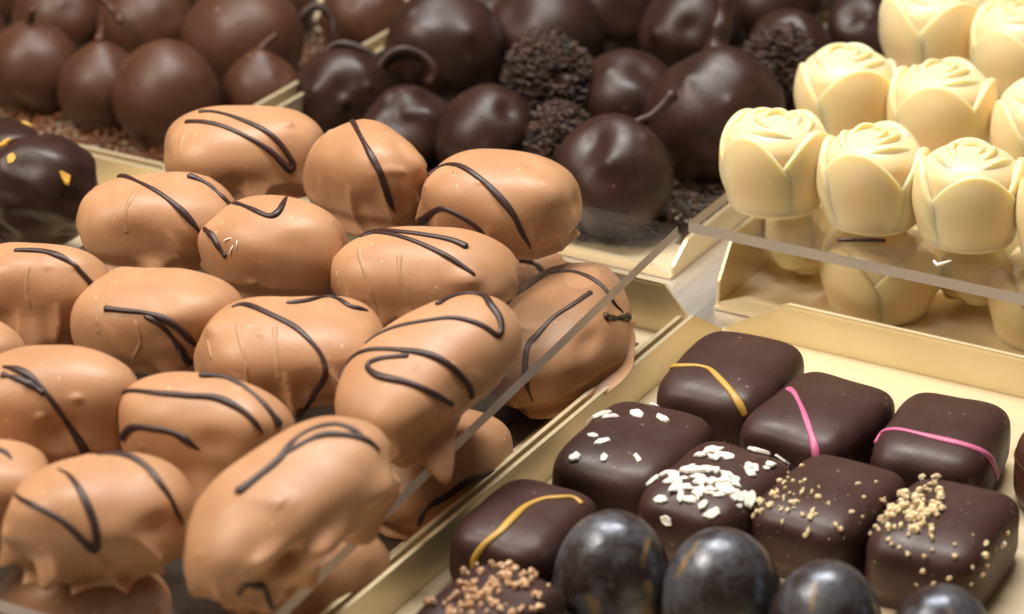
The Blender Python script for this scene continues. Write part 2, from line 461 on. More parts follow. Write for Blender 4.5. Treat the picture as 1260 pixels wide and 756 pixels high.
    def mesh(self, name, nu=96, nv=48, z0=0.0):
        el = np.linspace(-90, 90, nv + 1)[1:-1]; az = np.linspace(0, 360, nu, endpoint=False)
        A, E = np.meshgrid(np.radians(az), np.radians(el))
        D = np.stack([np.cos(A) * np.cos(E), np.sin(A) * np.cos(E), np.sin(E)], -1).reshape(-1, 3)
        D = np.vstack([D, [[0, 0, -1.]], [[0, 0, 1.]]])
        V = self(D); V[:, 2] += z0
        nr = nv - 1; f = grid_faces(nr, nu)
        lo, hi = nr * nu, nr * nu + 1
        f += [(j, lo, (j + 1) % nu)[::-1] if False else (lo, (j + 1) % nu, j) for j in range(nu)]
        f += [((nr - 1) * nu + j, (nr - 1) * nu + (j + 1) % nu, hi) for j in range(nu)]
        return mesh(name, V, f)

def tube(name, pts, radii, sides=8, flat=None, normals=None):
    """Round-ended tube along pts; with normals it is squashed to `flat` along them."""
    P = np.asarray(pts, float); n = len(P); R = np.asarray(radii, float)
    T = np.gradient(P, axis=0); T /= np.linalg.norm(T, axis=1)[:, None] + 1e-9
    V = []; ref = np.array([.21, .33, .92])
    for i in range(n):
        N = normals[i] if normals is not None else ref - T[i] * (ref @ T[i])
        N = N - T[i] * (N @ T[i]); N /= np.linalg.norm(N) + 1e-9
        if normals is None: ref = N
        Bn = np.cross(T[i], N); fl = flat if flat else 1.0
        for j in range(sides):
            a = 2 * math.pi * j / sides
            V.append(P[i] + R[i] * (math.cos(a) * Bn + fl * math.sin(a) * N))
    f = grid_faces(n, sides)
    V.append(P[0] - T[0] * R[0] * .6); V.append(P[-1] + T[-1] * R[-1] * .6)
    a0, b0 = n * sides, n * sides + 1
    f += [(a0, (j + 1) % sides, j) for j in range(sides)] + [((n - 1) * sides + j, (n - 1) * sides + (j + 1) % sides, b0) for j in range(sides)]
    return mesh(name, V, f)

def surface_stroke(name, blob, angles, z0, rad, mat, parent, seed, flat=.66, lift=.2, taper=True):
    D = smooth_path([direction(*x) for x in angles], 12 * len(angles) + 12)
    D /= np.linalg.norm(D, axis=1)[:, None]
    P = blob(D); N = np.array([blob.normal(d) for d in D])
    for _ in range(2): N[1:-1] = (N[:-2] + N[1:-1] + N[2:]) / 3
    r = np.random.RandomState(seed); n = len(P); s = np.linspace(0, 1, n)
    R = rad * (1 + .22 * np.sin(s * 7 + r.uniform(0, 6)) + .10 * np.sin(s * 19 + r.uniform(0, 6)))
    if taper:
        end0, end1 = r.choice([1.25, .5]), r.choice([.3, 1.2])
        R *= np.where(s < .12, end0 + (1 - end0) * s / .12, 1) * np.where(s > .85, end1 + (1 - end1) * (1 - s) / .15, 1)
    P = P + N * (R * lift)[:, None]; P[:, 2] += z0
    return link_mesh(name, tube(name, P, R, 8, flat, N), mat, parent)

# ------------------------------------------------------------------ counter (the setting)
v, f = prism(rect(-60, 60, -60, 70), 'z', -2, 0)
counter = link_mesh('counter', mesh('counter', v, f, False), M['steel'])
counter['kind'] = 'structure'

# ------------------------------------------------------------------ folded gold trays
def tray(label, u0, u1, v0, v1, hl, hr, hf, hb, group='folded gold display trays', cut=1.0, frac=.42, th=.09):
    """floor and four folded flaps with open bevelled corners; heights left, right, front, back."""
    t = thing('display_tray', label, 'tray', ((u0 + u1) / 2, (v0 + v1) / 2, 0), 0, group)
    cu, cv = (u0 + u1) / 2, (v0 + v1) / 2
    a0, a1, b0, b1 = u0 - cu, u1 - cu, v0 - cv, v1 - cv
    add_prism('tray_floor', rect(a0, a1, b0, b1), 'z', .03, .12, M['gold_floor'], t, .015)
    def flap(name, h, lo, hi, axis, t0, t1):
        c = min(cut, h * 1.6)
        poly = [(lo + .12, .124), (hi - .12, .124), (hi - .16, max(.17, h * frac)), (hi - c, h), (lo + c, h), (lo + .16, max(.17, h * frac))]
        w = add_prism(name, poly, axis, t0, t1, M['gold'], t, .02)
        # folded-over hem along the top edge
        mid = (t0 + t1) / 2
        hem = add_prism('hem', rect(lo + c + .05, hi - c - .05, h - .10, h + .025), axis, mid - .065, mid + .065, M['gold'], w, .03)
        return w
    if hl: flap('side_wall', hl, b0, b1, 'u', a0, a0 + th)
    if hr: flap('side_wall', hr, b0, b1, 'u', a1 - th, a1)
    if hf: flap('front_lip', hf, a0, a1, 'v', b0, b0 + th)
    if hb: flap('back_wall', hb, a0, a1, 'v', b1 - th, b1)
    return t

tray('gold tray holding the milk chocolates under the clear shelf', -10.3, 5.46, -25, .35, 1.25, 1.25, .8, 1.6)
tray('gold tray holding the dark square pralines and shiny domes', 5.64, 20.5, -25, 1.45, 1.25, 1.25, .8, 1.25, cut=1.9, frac=.1)
tray('gold tray holding the cream white chocolate roses', 4.88, 20.5, 2.55, 26, 1.9, 1.9, .6, 1.9)
tray('gold tray of bitter chocolate cherries and cocoa shavings', -11.2, 3.0, 3.7, 28, 1.9, .85, .35, 1.9)
tray('gold tray of smooth round chocolate cherries on cocoa crumbs', -30, -11.5, 1.25, 28, 1.9, 2.1, 1.25, 1.9)
tray('gold tray of lumpy dark chocolates with gold flakes', -27, -10.6, -20, .9, 1.25, 1.25, .8, 1.25)

m_, nt_, b_ = material('gap_shade')
nt_.links.new(mix_color(nt_, ramp(nt_, noise(nt_, 40, 4), .35, .65), (.035, .028, .024), (.06, .048, .04)), b_.inputs['Base Color'])
b_.inputs['Roughness'].default_value = .4
shade_sheet = add_prism('gap_shade_sheet', rect(-9.9, 4.2, -24.6, -.6), 'z', .124, .145, m_, None, 0)  # dark sheet added to stand in for shade in the gaps between chocolates
tag(shade_sheet, 'added dark sheet standing in for shade on the floor of the milk chocolate tray', 'shade_sheet')

# ------------------------------------------------------------------ acrylic shelves
def shelf(label, corners, z_fn, thick, legs):
    cu = sum(c[0] for c in corners) / 4; cv = sum(c[1] for c in corners) / 4
    t = thing('acrylic_shelf', label, 'shelf', (cu, cv, 0), 0, 'clear acrylic shelves')
    top = [(c[0] - cu, c[1] - cv, z_fn(c[1])) for c in corners]
    bot = [(x, y, z - thick) for x, y, z in top]
    link_mesh('pane', mesh('pane', top + bot, [(0, 1, 2, 3), (7, 6, 5, 4)], False), M['acrylic'], t)
    for i in range(4):
        j = (i + 1) % 4
        link_mesh('sawn_edge', mesh('sawn_edge', [bot[i], bot[j], top[j], top[i]], [(0, 1, 2, 3)], False), M['acrylic' if i == 2 else 'acrylic_edge'], t)
    for x, y in legs:
        zt = z_fn(y) - thick - .004
        add_prism('leg', rect(x - cu - .25, x - cu + .25, y - cv - .25, y - cv + .25), 'z', .149, zt, M['acrylic'], t, .02)
    return t
plate_z = lambda v: 3.6 + .045 * v
shelf('clear acrylic shelf carrying the drizzled milk chocolates',
      [(-7.9, -22.6), (5.95, -22.6), (5.08, -.25), (-8.3, -.25)], plate_z, .30, [(-7, -22), (-7.6, -2), (5.3, -22.2), (-2.2, -.7)])
shelf('clear acrylic shelf carrying the white chocolate roses',
      [(4.62, 1.35), (19.6, 1.35), (19.6, 24), (4.62, 24)], lambda v: 3.0, .30, [(5.6, 22), (19, 22), (19, 4)])

# ------------------------------------------------------------------ milk chocolates with dark drizzle
HANG = {10: [(-121, -38, 6, .22, .55), (-147, -34, 9, .12, .22)], 13: [(-75, -30, 8, .22, .35), (-112, -30, 7, .12, .3)]}
SAG = {1: [(-84, -18, 6, .25, .7), (-40, -20, 11, .35, .3)], 12: [(-78, -22, 9, .45, .5)], 6: [(-109, -18, 7, .22, .4), (-85, -14, 6, .16, .3)], 14: [(-124, -18, 8, .2, .4), (-155, -12, 7, .22, .25)],
       8: [(-68, -22, 10, .22, .5)], 7: [(-86, -22, 15, .4, .4)], 4: [(-89, -25, 9, .3, .3)], 9: [(-92, -22, 9, .15, .35)], 13: [(-62, 5, 10, .25, .1), (-140, -20, 8, .2, .3)], 17: [(-100, -20, 18, .1, .25)]}
MILK_LABEL = {
 1: 'milk chocolate with a narrow hairpin drizzle and a drip, beside the gold flaked lumps',
 2: 'milk chocolate with one straight dark drizzle line falling down its front',
 3: 'smooth milk chocolate with two arched drizzle lines at the shelf corner',
 4: 'milk chocolate with two slanting drizzle lines, next to the dark gold flaked lumps',
 5: 'milk chocolate with a short hooked drizzle and pale shreds on its side',
 6: 'ribbed milk chocolate with a long open hairpin of drizzle on top',
 7: 'milk chocolate with a single drizzle arc and a broad drip at its foot',
 8: 'lumpy milk chocolate with a forked drizzle running down its front',
 9: 'ribbed milk chocolate with a large drizzle hook curving round its end',
 10: 'long milk chocolate with zigzag drizzle and hanging drip at the shelf edge',
 11: 'plump milk chocolate with two drizzle lines merging into one on its flank',
 12: 'milk chocolate crossed by three separate drizzle arcs, with a drip at its foot',
 13: 'largest milk chocolate, long and wrinkled, with a forked drizzle, at the shelf edge',
 14: 'milk chocolate with a pointed V of drizzle and one arc beside it',
 15: 'milk chocolate with a tiny drizzle end, beside the one with V drizzle',
 16: 'small plain milk chocolate without drizzle on the acrylic shelf',
 17: 'milk chocolate with a wide brim and drizzle arches on the tray floor by its corner',
 18: 'milk chocolate with one wavy drizzle line lying under the shelf edge',
 19: 'plain milk chocolate under the shelf edge below the largest wrinkled one',
 20: 'plain milk chocolate under the shelf below the one with V drizzle',
 21: 'shaded milk chocolate under the shelf beside the tray back wall',
}
MILK[17] = (MILK[17][0] - .5, MILK[17][1] + .1) + MILK[17][2:]
BRIM = {17: -125, 7: -70, 4: -80, 1: -30}
for n, (u, vv, z, a, b_, c_, yaw, tilt, roll) in MILK.items():
    kb = .72
    rr = random.Random(n * 13)
    drips = [(rr.uniform(0, 360), rr.uniform(-38, -20), rr.uniform(7, 13), rr.uniform(.05, .16)) for _ in range(6)]
    dents = [(rr.uniform(0, 360), rr.uniform(-25, 25), rr.uniform(12, 24), rr.uniform(-.14, -.05)) for _ in range(6)]
    knobs = [(rr.uniform(0, 360), rr.uniform(0, 70), rr.uniform(2.5, 4.5), rr.uniform(.015, .035)) for _ in range(3)]
    swells = [(rr.uniform(0, 360), rr.uniform(0, 60), rr.uniform(16, 30), rr.uniform(.05, .13)) for _ in range(4)]
    hand = [(b0[0], b0[1], b0[2], b0[3] * (2.1 if n in (10, 13) else 1.3)) for b0 in MILK_BUMP.get(n, ())]
    blob = Blob(a, b_, c_, p=2.5, q=2.3, seed=n, lump=.052, fine=.003, mid=.016, skirt=.10, brim=BRIM.get(n),
                bumps=hand + drips + dents + knobs + swells, ridges=MILK_RIDGE.get(n, ()) if n in (2, 13) else (), sags=SAG.get(n, ()), hangs=HANG.get(n, ()),
                flute=.22, ridge_w={2: 4.5, 13: 4.0}.get(n, 1.7), ridge_h=.05)
    ya, ti = math.radians(yaw), math.radians(tilt)
    off = kb * c_
    rot = Euler((math.radians(roll), -ti, ya))
    loc = Vector((u, vv, z + .004)) - rot.to_matrix() @ Vector((0, 0, off))
    t = thing('milk_chocolate', MILK_LABEL[n], 'chocolate', loc, yaw,
              'milk chocolates on the shelf' if n < 17 else 'milk chocolates under the shelf', rot)
    link_mesh('body', blob.mesh('body', *((260, 124) if n < 16 or n == 17 else (150, 76)), kb * c_), M['milk'], t)
    if n not in (2, 13):
        for i, s in enumerate(MILK_RIDGE.get(n, ())):
            surface_stroke('ridge', blob, s, kb * c_, .065, M['milk'], t, n * 10 + 5 + i, .6, -.32)
    for i, s in enumerate(MILK_DRIZZLE.get(n, ())):
        surface_stroke('drizzle', blob, s, kb * c_, .076, M['drizzle'], t, n * 10 + i)
    if n == 5:
        for az, el, sp in ((-118, 33, .4), (-108, 30, 1.6), (-112, 24, 1.2)):
            d = direction(az, el); p = blob(d[None])[0] + blob.normal(d) * .012
            x = np.array([math.cos(sp), math.sin(sp) * .4, math.sin(sp)]) * .11
            link_mesh('shred', tube('shred', [p - x + [0, 0, kb * c_], p + [0, 0, kb * c_ + .01], p + x + [0, 0, kb * c_]], [.016, .02, .014], 5), M['coconut'], t)

# ------------------------------------------------------------------ square pralines
rng = random.Random(5)
def chip_mesh(name, kind, seed):
    r = np.random.RandomState(seed)
    if kind == 'flake':                                   # flat splintery coconut chip
        n = 7; l, w, h = r.uniform(.12, .30), r.uniform(.08, .17), r.uniform(.014, .026)
        ang = np.linspace(0, 2 * np.pi, n, endpoint=False) + r.uniform(-.25, .25, n)
        ring = np.stack([np.cos(ang) * l * r.uniform(.6, 1.2, n), np.sin(ang) * w * r.uniform(.5, 1.25, n)], 1)
        bend = r.uniform(-.5, .5)
        V = [(x, y, -h + bend * x * x) for x, y in ring] + [(x * .88, y * .85, h + r.uniform(-.012, .012) + bend * x * x) for x, y in ring]
        F = [tuple(range(n))[::-1], tuple(range(n, 2 * n))] + [(i, (i + 1) % n, (i + 1) % n + n, i + n) for i in range(n)]
        return mesh(name, V, F, False)
    n = 5; V = []; s = r.uniform(.07, .12); asp = r.uniform(.55, 1.0)
    for e, w_ in ((-.6, .75), (.05, 1.0), (.62, .62)):
        for j in range(n):
            a = 2 * math.pi * (j + r.uniform(-.3, .3)) / n; k = s * w_ * r.uniform(.65, 1.25)
            V.append((math.cos(a) * k, math.sin(a) * k * asp, e * s * r.uniform(.8, 1.2)))
    F = grid_faces(3, n) + [tuple(range(n))[::-1], tuple(range(2 * n, 3 * n))]
    return mesh(name, V, F, False)
FLAKES = [chip_mesh('coconut_flake', 'flake', i) for i in range(8)]
for me in FLAKES: me.materials.append(M['coconut'])
NUTS = [chip_mesh('nut_piece', 'nut', 40 + i) for i in range(7)]
for me in NUTS: me.materials.append(M['nut'])
HAZEL = [chip_mesh('nut_piece', 'nut', 60 + i) for i in range(7)]
for me in HAZEL: me.materials.append(M['hazelnut'])

def stick_on(blob, z0, parent, meshes, name, az, el, scale, sink=.25):
    d = direction(az, el); nrm = blob.normal(d)
    p = blob(d[None])[0] + np.array([0, 0, z0]) + nrm * .03 * scale * (1 - sink)
    o = link_mesh(name, rng.choice(meshes), None, parent, p)
    q = Vector(nrm).to_track_quat('Z', 'Y')
    e = q.to_euler(); 
    from mathutils import Quaternion
    o.rotation_mode = 'QUATERNION'
    o.rotation_quaternion = q @ Quaternion((0, 0, 1), rng.uniform(0, 6.28)) @ Quaternion((1, 0, 0), rng.uniform(-.25, .25))
    k = scale * rng.uniform(.7, 1.25); o.scale = (k, k, k)
    return o

def dust_on(blob, z0, parent, name, mat, spots, size, seed):
    """fine crumbs, joined: too small to pick apart"""
    r = np.random.RandomState(seed); V = []; F = []
    for az, el in spots:
        d = direction(az, el); p = blob(d[None])[0] + np.array([0, 0, z0]); s = size * r.uniform(.5, 1.3)
        o = r.normal(size=(4, 3)); o /= np.linalg.norm(o, axis=1)[:, None]
        k = len(V); V += [tuple(p + x * s) for x in o]
        F += [(k, k + 1, k + 2), (k, k + 2, k + 3), (k, k + 3, k + 1), (k + 1, k + 3, k + 2)]
    o = link_mesh(name, mesh(name, V, F, False), mat, parent); o['kind'] = 'stuff'
    return o

PRALINE_LABEL = {
 1: ('dark praline with a curved yellow stripe in the corner of its gold tray', None),
 2: ('dark praline with a pink stripe running steeply down its face', None),
 3: ('dark praline with a long pink stripe beside the plain brown disc', None),
 4: ('dark praline with a few scattered white coconut flakes', None),
 5: ('dark praline thickly topped with white coconut flakes', None),
 6: ('dark praline lightly sprinkled with golden nut crumbs along one edge', None),
 7: ('dark praline heaped with golden nut crumbs at one corner', None),
 8: ('dark praline with a yellow stripe along the tray side wall', None),
 9: ('dark praline covered with chopped roasted hazelnuts by the tray side wall', None),
 10: ('dark praline with a few nut crumbs behind the one with hazelnuts', None)}
PRALINE[10] = (11.2, -17.6, .86, 1.85, 1.33, 1.05, 88, 0, 0)
SHIFT = {1: (-.12, .12, 4), 2: (.22, -.18, -3), 3: (0, 0, 6), 4: (-.14, .1, 2), 5: (.08, -.1, -4), 6: (.1, .06, -3), 7: (.05, 0, 3), 8: (-.1, 0, 2), 9: (0, 0, -4), 10: (0, 0, 5)}
for n, (u, vv, z, a, b_, c_, yaw, _t, _r) in PRALINE.items():
    du, dv, dy = SHIFT[n]
    kb = .7; z0 = kb * c_
    blob = Blob(a, b_, c_, p=4.8, q=3.9, kb=kb, seed=100 + n, lump=.02, fine=.006, skirt=.03)
    t = thing('praline', PRALINE_LABEL[n][0], 'praline', (u + du, vv + dv, .124), yaw + dy, 'square pralines')
    link_mesh('body', blob.mesh('body', 128, 64, z0), M['dark'], t)
    if n in PRALINE_STRIPE:
        surface_stroke('stripe', blob, PRALINE_STRIPE[n], z0, .085, M['pink' if n in (2, 3) else 'yellow'], t, n, .55, .1, False)
    if n == 4:
        for az, el in SPARSE_FLAKES: stick_on(blob, z0, t, FLAKES, 'coconut_flake', az, el, 1.15)
        dust_on(blob, z0, t, 'coconut_dust', M['coconut'], [(rng.uniform(0, 360), rng.uniform(20, 85)) for _ in range(26)], .018, 4)
    if n == 5:
        for _ in range(70):
            stick_on(blob, z0, t, FLAKES, 'coconut_flake', rng.gauss(-150, 75), min(88, rng.gauss(60, 14)), rng.uniform(.75, 1.15), rng.uniform(-1.2, .3))
        dust_on(blob, z0, t, 'coconut_dust', M['coconut'], [(rng.uniform(0, 360), rng.uniform(15, 85)) for _ in range(50)], .02, 5)
    if n == 6:
        for _ in range(46): stick_on(blob, z0, t, NUTS, 'nut_piece', rng.gauss(135, 35), rng.gauss(48, 13), rng.uniform(.6, 1))
        for _ in range(20): stick_on(blob, z0, t, NUTS, 'nut_piece', rng.uniform(120, 300), rng.gauss(48, 14), rng.uniform(.6, 1))
        dust_on(blob, z0, t, 'nut_dust', M['nut'], [(rng.uniform(60, 300), rng.uniform(15, 80)) for _ in range(60)], .02, 6)
    if n == 7:
        for _ in range(110): stick_on(blob, z0, t, NUTS, 'nut_piece', rng.gauss(118, 38), min(88, rng.gauss(60, 14)), rng.uniform(.7, 1.25), rng.uniform(-1.5, .3))
        for _ in range(22): stick_on(blob, z0, t, NUTS, 'nut_piece', rng.uniform(130, 300), rng.gauss(35, 16), rng.uniform(.6, 1))
        dust_on(blob, z0, t, 'nut_dust', M['nut'], [(rng.uniform(60, 300), rng.uniform(10, 80)) for _ in range(80)], .02, 7)
    if n == 9:
        for _ in range(95): stick_on(blob, z0, t, HAZEL, 'nut_piece', rng.uniform(0, 360), min(88, rng.gauss(64, 12)), rng.uniform(.9, 1.6), rng.uniform(-1.5, .3))
        dust_on(blob, z0, t, 'nut_dust', M['hazelnut'], [(rng.uniform(0, 360), rng.uniform(15, 80)) for _ in range(50)], .02, 9)
    if n == 10:
        for _ in range(26): stick_on(blob, z0, t, HAZEL, 'nut_piece', rng.gauss(60, 50), min(88, rng.gauss(50, 15)), rng.uniform(.7, 1.2))

# shiny lustre domes
def dome_top(x):
    x[:, :2] *= (1 - .15 * np.clip(x[:, 2] / 1.5, -.5, 1))[:, None]
    return x
for i, (u, vv, z, a, b_, c_, yaw, _t, _r) in enumerate(DOME):
    kb = .75
    blob = Blob(a * .99, b_ * .99, c_, p=2.0, q=2.25, kb=kb, seed=200 + i, lump=.022, fine=.004, skirt=.0, top=dome_top)
    o = link_mesh('lustre_dome', blob.mesh('lustre_dome', 96, 56, kb * c_), M['lustre'], None, (u, vv, .124), (0, 0, math.radians(40 * i)))
    tag(o, ['dark pearly dome standing beside the praline with the yellow stripe', 'dark pearly dome with a painted orange reflection in front of coconut praline',
            'dark pearly dome in front of the lightly nut sprinkled praline', 'dark pearly dome in front of the praline heaped with nuts'][i], 'praline', 'pearly domes')

# brown disc at the end of the praline row
blob = Blob(1.5, 1.5, 1.1, p=2, q=3.4, kb=.8, seed=300, lump=.008, fine=.003, skirt=.0)
t = thing('disc_praline', 'plain round brown chocolate disc beside the long pink stripe praline', 'praline', (17.25, -3.35, .124))
link_mesh('body', blob.mesh('body', 96, 48, .88), M['disc'], t)
ring = [(math.cos(k) * 1.47, math.sin(k) * 1.47, 1.2) for k in np.linspace(0, 2 * math.pi, 60)]
link_mesh('rim', tube('rim', ring, [.06] * 60, 6), M['disc'], t)

# ------------------------------------------------------------------ white chocolate roses
def rose_profile(z, H):
    s = z / H
    return 1.25 + .12 * np.sin(np.pi * np.clip(s / .85, 0, 1)) - .13 * np.clip((s - .55) / .35, 0, 1) ** 2

def petal_mesh(r_fn, half, zt, zdrop, z0, off, tw, pw=2.4, thick=.11, nc=26, nr=14):
    """one curled petal: outer skin from z0 up to a rounded rim and back down inside"""
    phi = np.linspace(-half, half, nc); V = []
    tip = zt - zdrop * np.abs(phi / half) ** pw
    rows = [('o', s) for s in np.linspace(0, 1, nr)] + [('r', a) for a in (20, 50, 90, 130, 160)] + [('i', s) for s in (1, .85, .6, .35)]
    for kind, s in rows:
        for j, ph in enumerate(phi):
            side = ph / half
            edge = 1 - abs(side) ** 6 * .9
            base_off = (off + tw * side) * edge
            if kind == 'o':
                z = z0 + (tip[j] - z0) * s; fade = min(1, s / .55); fade = fade * fade * (3 - 2 * fade)
                r = r_fn(z) + base_off * fade + .03 * s ** 2
            elif kind == 'r':
                a = math.radians(s); z = tip[j] + thick * .36 * math.sin(a)
                r = r_fn(tip[j]) + base_off + .03 - thick * .5 * (1 - math.cos(a)) * edge
            else:
                z = z0 + (tip[j] - z0) * s
                r = min(r_fn(z), r_fn(tip[j])) + base_off + .03 - thick * edge - .10 * (1 - s)
            V.append((r * math.cos(ph), r * math.sin(ph), z))
    return mesh('petal', V, grid_faces(len(rows), nc, False))

def lathe(name, prof, n=64):
    V = [(r * math.cos(2 * math.pi * j / n), r * math.sin(2 * math.pi * j / n), z) for r, z in prof for j in range(n)]
    k = len(prof); f = grid_faces(k, n)
    f.append(tuple(range(n))[::-1]); f.append(tuple(range((k - 1) * n, k * n)))
    return mesh(name, V, f)

H0 = 2.7
rp = lambda z: rose_profile(z, H0)
core_prof = [(1.10, 0), (1.20, .02), (1.245, .07)] + [(float(rp(z)), z) for z in np.linspace(.15, 1.75, 12)]
r_end = core_prof[-1][0]
core_prof += [(r_end * math.cos(a) ** .8, 1.75 + .72 * math.sin(a)) for a in np.linspace(.12, 1.5, 12)]
CORE = lathe('heart', core_prof)
r2 = lambda z: 1.06 - .26 * np.clip((z - 1.6) / .95, 0, 1.2) ** 1.5
r3 = lambda z: .72 - .22 * np.clip((z - 1.9) / .75, 0, 1.2) ** 1.4
r4 = lambda z: .44 - .22 * np.clip((z - 2.1) / .6, 0, 1.2)
PET = [petal_mesh(rp, math.radians(58), 2.24, 1.20, .15, .13, .06, 2.1, .24),
       petal_mesh(rp, math.radians(54), 2.14, 1.20, .15, .14, .06, 2.1, .24),
       petal_mesh(r2, math.radians(70), 2.40, .62, 1.1, .06, .05, 2.0, .17),
       petal_mesh(r3, math.radians(74), 2.55, .34, 1.6, .03, .03, 2.0, .12),
       petal_mesh(r4, math.radians(100), 2.62, .14, 1.9, .015, .03, 2.0, .08)]
for me in [CORE] + PET: me.materials.append(M['white'])

def rose(label, u, vv, z, rad, height, yaw, group, seed, flip=False, cls='chocolate_rose'):
    r = random.Random(seed)
    t = thing(cls, label, 'chocolate', (u, vv, z + .004 if not flip else z + height), 0, group,
              (math.pi if flip else 0, 0, math.radians(yaw)))
    k = rad / 1.40; kz = height / 2.74
    t.scale = (k, k, kz)
    link_mesh('heart', CORE, None, t)
    for i in range(4):
        o = link_mesh('petal', PET[i % 2], None, t, None, (0, 0, math.radians(90 * i + r.uniform(-7, 7))))
        s = r.uniform(.95, 1.05); o.scale = (1, 1, s)
    a = 45 + r.uniform(-12, 12)
    for i in range(3): link_mesh('petal', PET[2], None, t, None, (0, 0, math.radians(a + 120 * i + r.uniform(-9, 9))))
    for i in range(2): link_mesh('petal', PET[3], None, t, None, (0, 0, math.radians(a + 20 + 180 * i + r.uniform(-15, 15))))
    link_mesh('petal', PET[4], None, t, None, (0, 0, math.radians(a + 70)))
    return t
ROSE_LABEL = ['cream white chocolate rose at the corner of the clear shelf', 'cream white chocolate rose with a dark sprinkle at its foot',
  'cream white chocolate rose above the small white hooked flake',
  'cream white rose right behind the shelf corner one, next to the shavings truffle', 'cream white rose standing directly behind the one with the dark sprinkle',
  'cream white rose in the third row beside the bitter cherry tray', 'cream white rose in the third row, second from the bitter cherry tray',
  'cream white rose directly behind the one above the white flake', 'cream white rose in the farthest row of the rose tray', 'cream white rose in the first row, fourth from the shelf corner']
ROSE_YAW = [-61 + 45, -61 - 22, -61 - 8, -61 + 5, -61 - 20, -61 + 30, -61 + 50, -61 + 15, 10, -61 + 20]
for i, (u, vv, rad, h) in enumerate(ROSE):
    rose(ROSE_LABEL[i] or 'cream white chocolate rose standing in the rows on the clear shelf', u, vv, 3.0, rad, h, ROSE_YAW[i],
         'white chocolate roses on the clear shelf', 20 + i)
for i, (u, vv, rad, h, fl, yaw, lab) in enumerate([
    (8.84, 4.65, 1.5, 2.52, False, -61 + 38, 'white chocolate rose standing upright on the tray floor beneath the shelf'),
    (13.35, 5.15, 1.42, 2.52, False, -61 + 10, 'white chocolate rose under the shelf beside the upturned one with the flake'),
    (6.15, 5.75, 1.1, 2.5, True, 0, 'upturned white chocolate rose under the shelf beside the tray wall'),
    (10.95, 6.1, 1.15, 2.5, True, 30, 'upturned white chocolate rose under the shelf between two upright ones')]):
    rose(lab, u, vv, .124, rad, h, yaw, 'white chocolate roses under the shelf', 50 + i, fl)

# stray bits on the shelf and the tray floor
o = link_mesh('chocolate_sprinkle', tube('chocolate_sprinkle', [(-.62, 0, 0), (-.2, .02, 0), (.3, 0, 0), (.62, -.03, 0)], [.05, .058, .055, .05], 8), M['drizzle'], None, (9.15, 2.36, 3.06), (0, 0, math.radians(30)))
tag(o, 'thin dark chocolate sprinkle lying at the foot of a white rose', 'sprinkle')
o = link_mesh('white_flake', tube('white_flake', [(-.22, .12, .0), (-.16, -.06, .0), (-.02, .0, .0), (.22, .1, .02)], [.035, .05, .045, .02], 6), M['coconut'], None, (11.55, 2.05, 3.035), (.2, 0, math.radians(30)))
tag(o, 'small white hooked flake on the clear shelf by the roses', 'flake')
o = link_mesh('chocolate_sprinkle', tube('chocolate_sprinkle', [(-.2, 0, 0), (0, .01, 0), (.2, 0, 0)], [.05, .055, .04], 7), M['drizzle'], None, (3.45, -6.35, .18), (0, 0, math.radians(65)))
tag(o, 'short dark chocolate sprinkle lying on the milk chocolate tray floor', 'sprinkle')

# ------------------------------------------------------------------ dark cherries and truffles behind
def stem(name, pts, r0, r1, origin, mat, parent, knob=1.4, flat=None):
    P = smooth_path([[p[k] - origin[k] for k in range(3)] for p in pts], 28)
    s = np.linspace(0, 1, 28); R = r0 + (r1 - r0) * s
    R *= 1 + .10 * np.sin(s * 17) ; R[-3:] *= np.linspace(1, knob, 3)
    return link_mesh(name, tube(name, P, R, 9, flat), mat, parent)

def cherry(label, u, vv, r, mat, group, seed, stems=(), squash=1.0, peak=0.12, floor=.3, lump=.10, name='chocolate_cherry', bumps=(), kb=.86):
    def top(x):
        if peak:
            rr = np.hypot(x[:, 0], x[:, 1]); x[:, 2] += peak * np.exp(-(rr / (r * .38)) ** 2) * (x[:, 2] > 0)
        return x
    c_ = r * squash
    q1 = random.Random(seed * 3)
    if mat is M['cherry_dark']:
        bumps = tuple(bumps) + tuple((q1.uniform(-150, 20), q1.uniform(-5, 65), q1.uniform(10, 24), q1.uniform(-.22, -.08)) for _ in range(3)) + tuple((q1.uniform(-150, 20), q1.uniform(0, 60), q1.uniform(4, 9), q1.uniform(.04, .12)) for _ in range(3))
    blob = Blob(r, r, c_, p=2, q=2, kb=kb, seed=seed, lump=lump * .7, fine=.004, mid=lump * .3, skirt=.02, top=top, bumps=bumps)
    t = thing(name, label, 'chocolate', (u, vv, floor), 0, group)
    link_mesh('body', blob.mesh('body', 88, 44, kb * c_), mat, t)
    for pts, r0, r1 in stems:
        stem('stem', pts, r0, r1, (u, vv, floor), mat, t)
    return t, blob, kb * c_

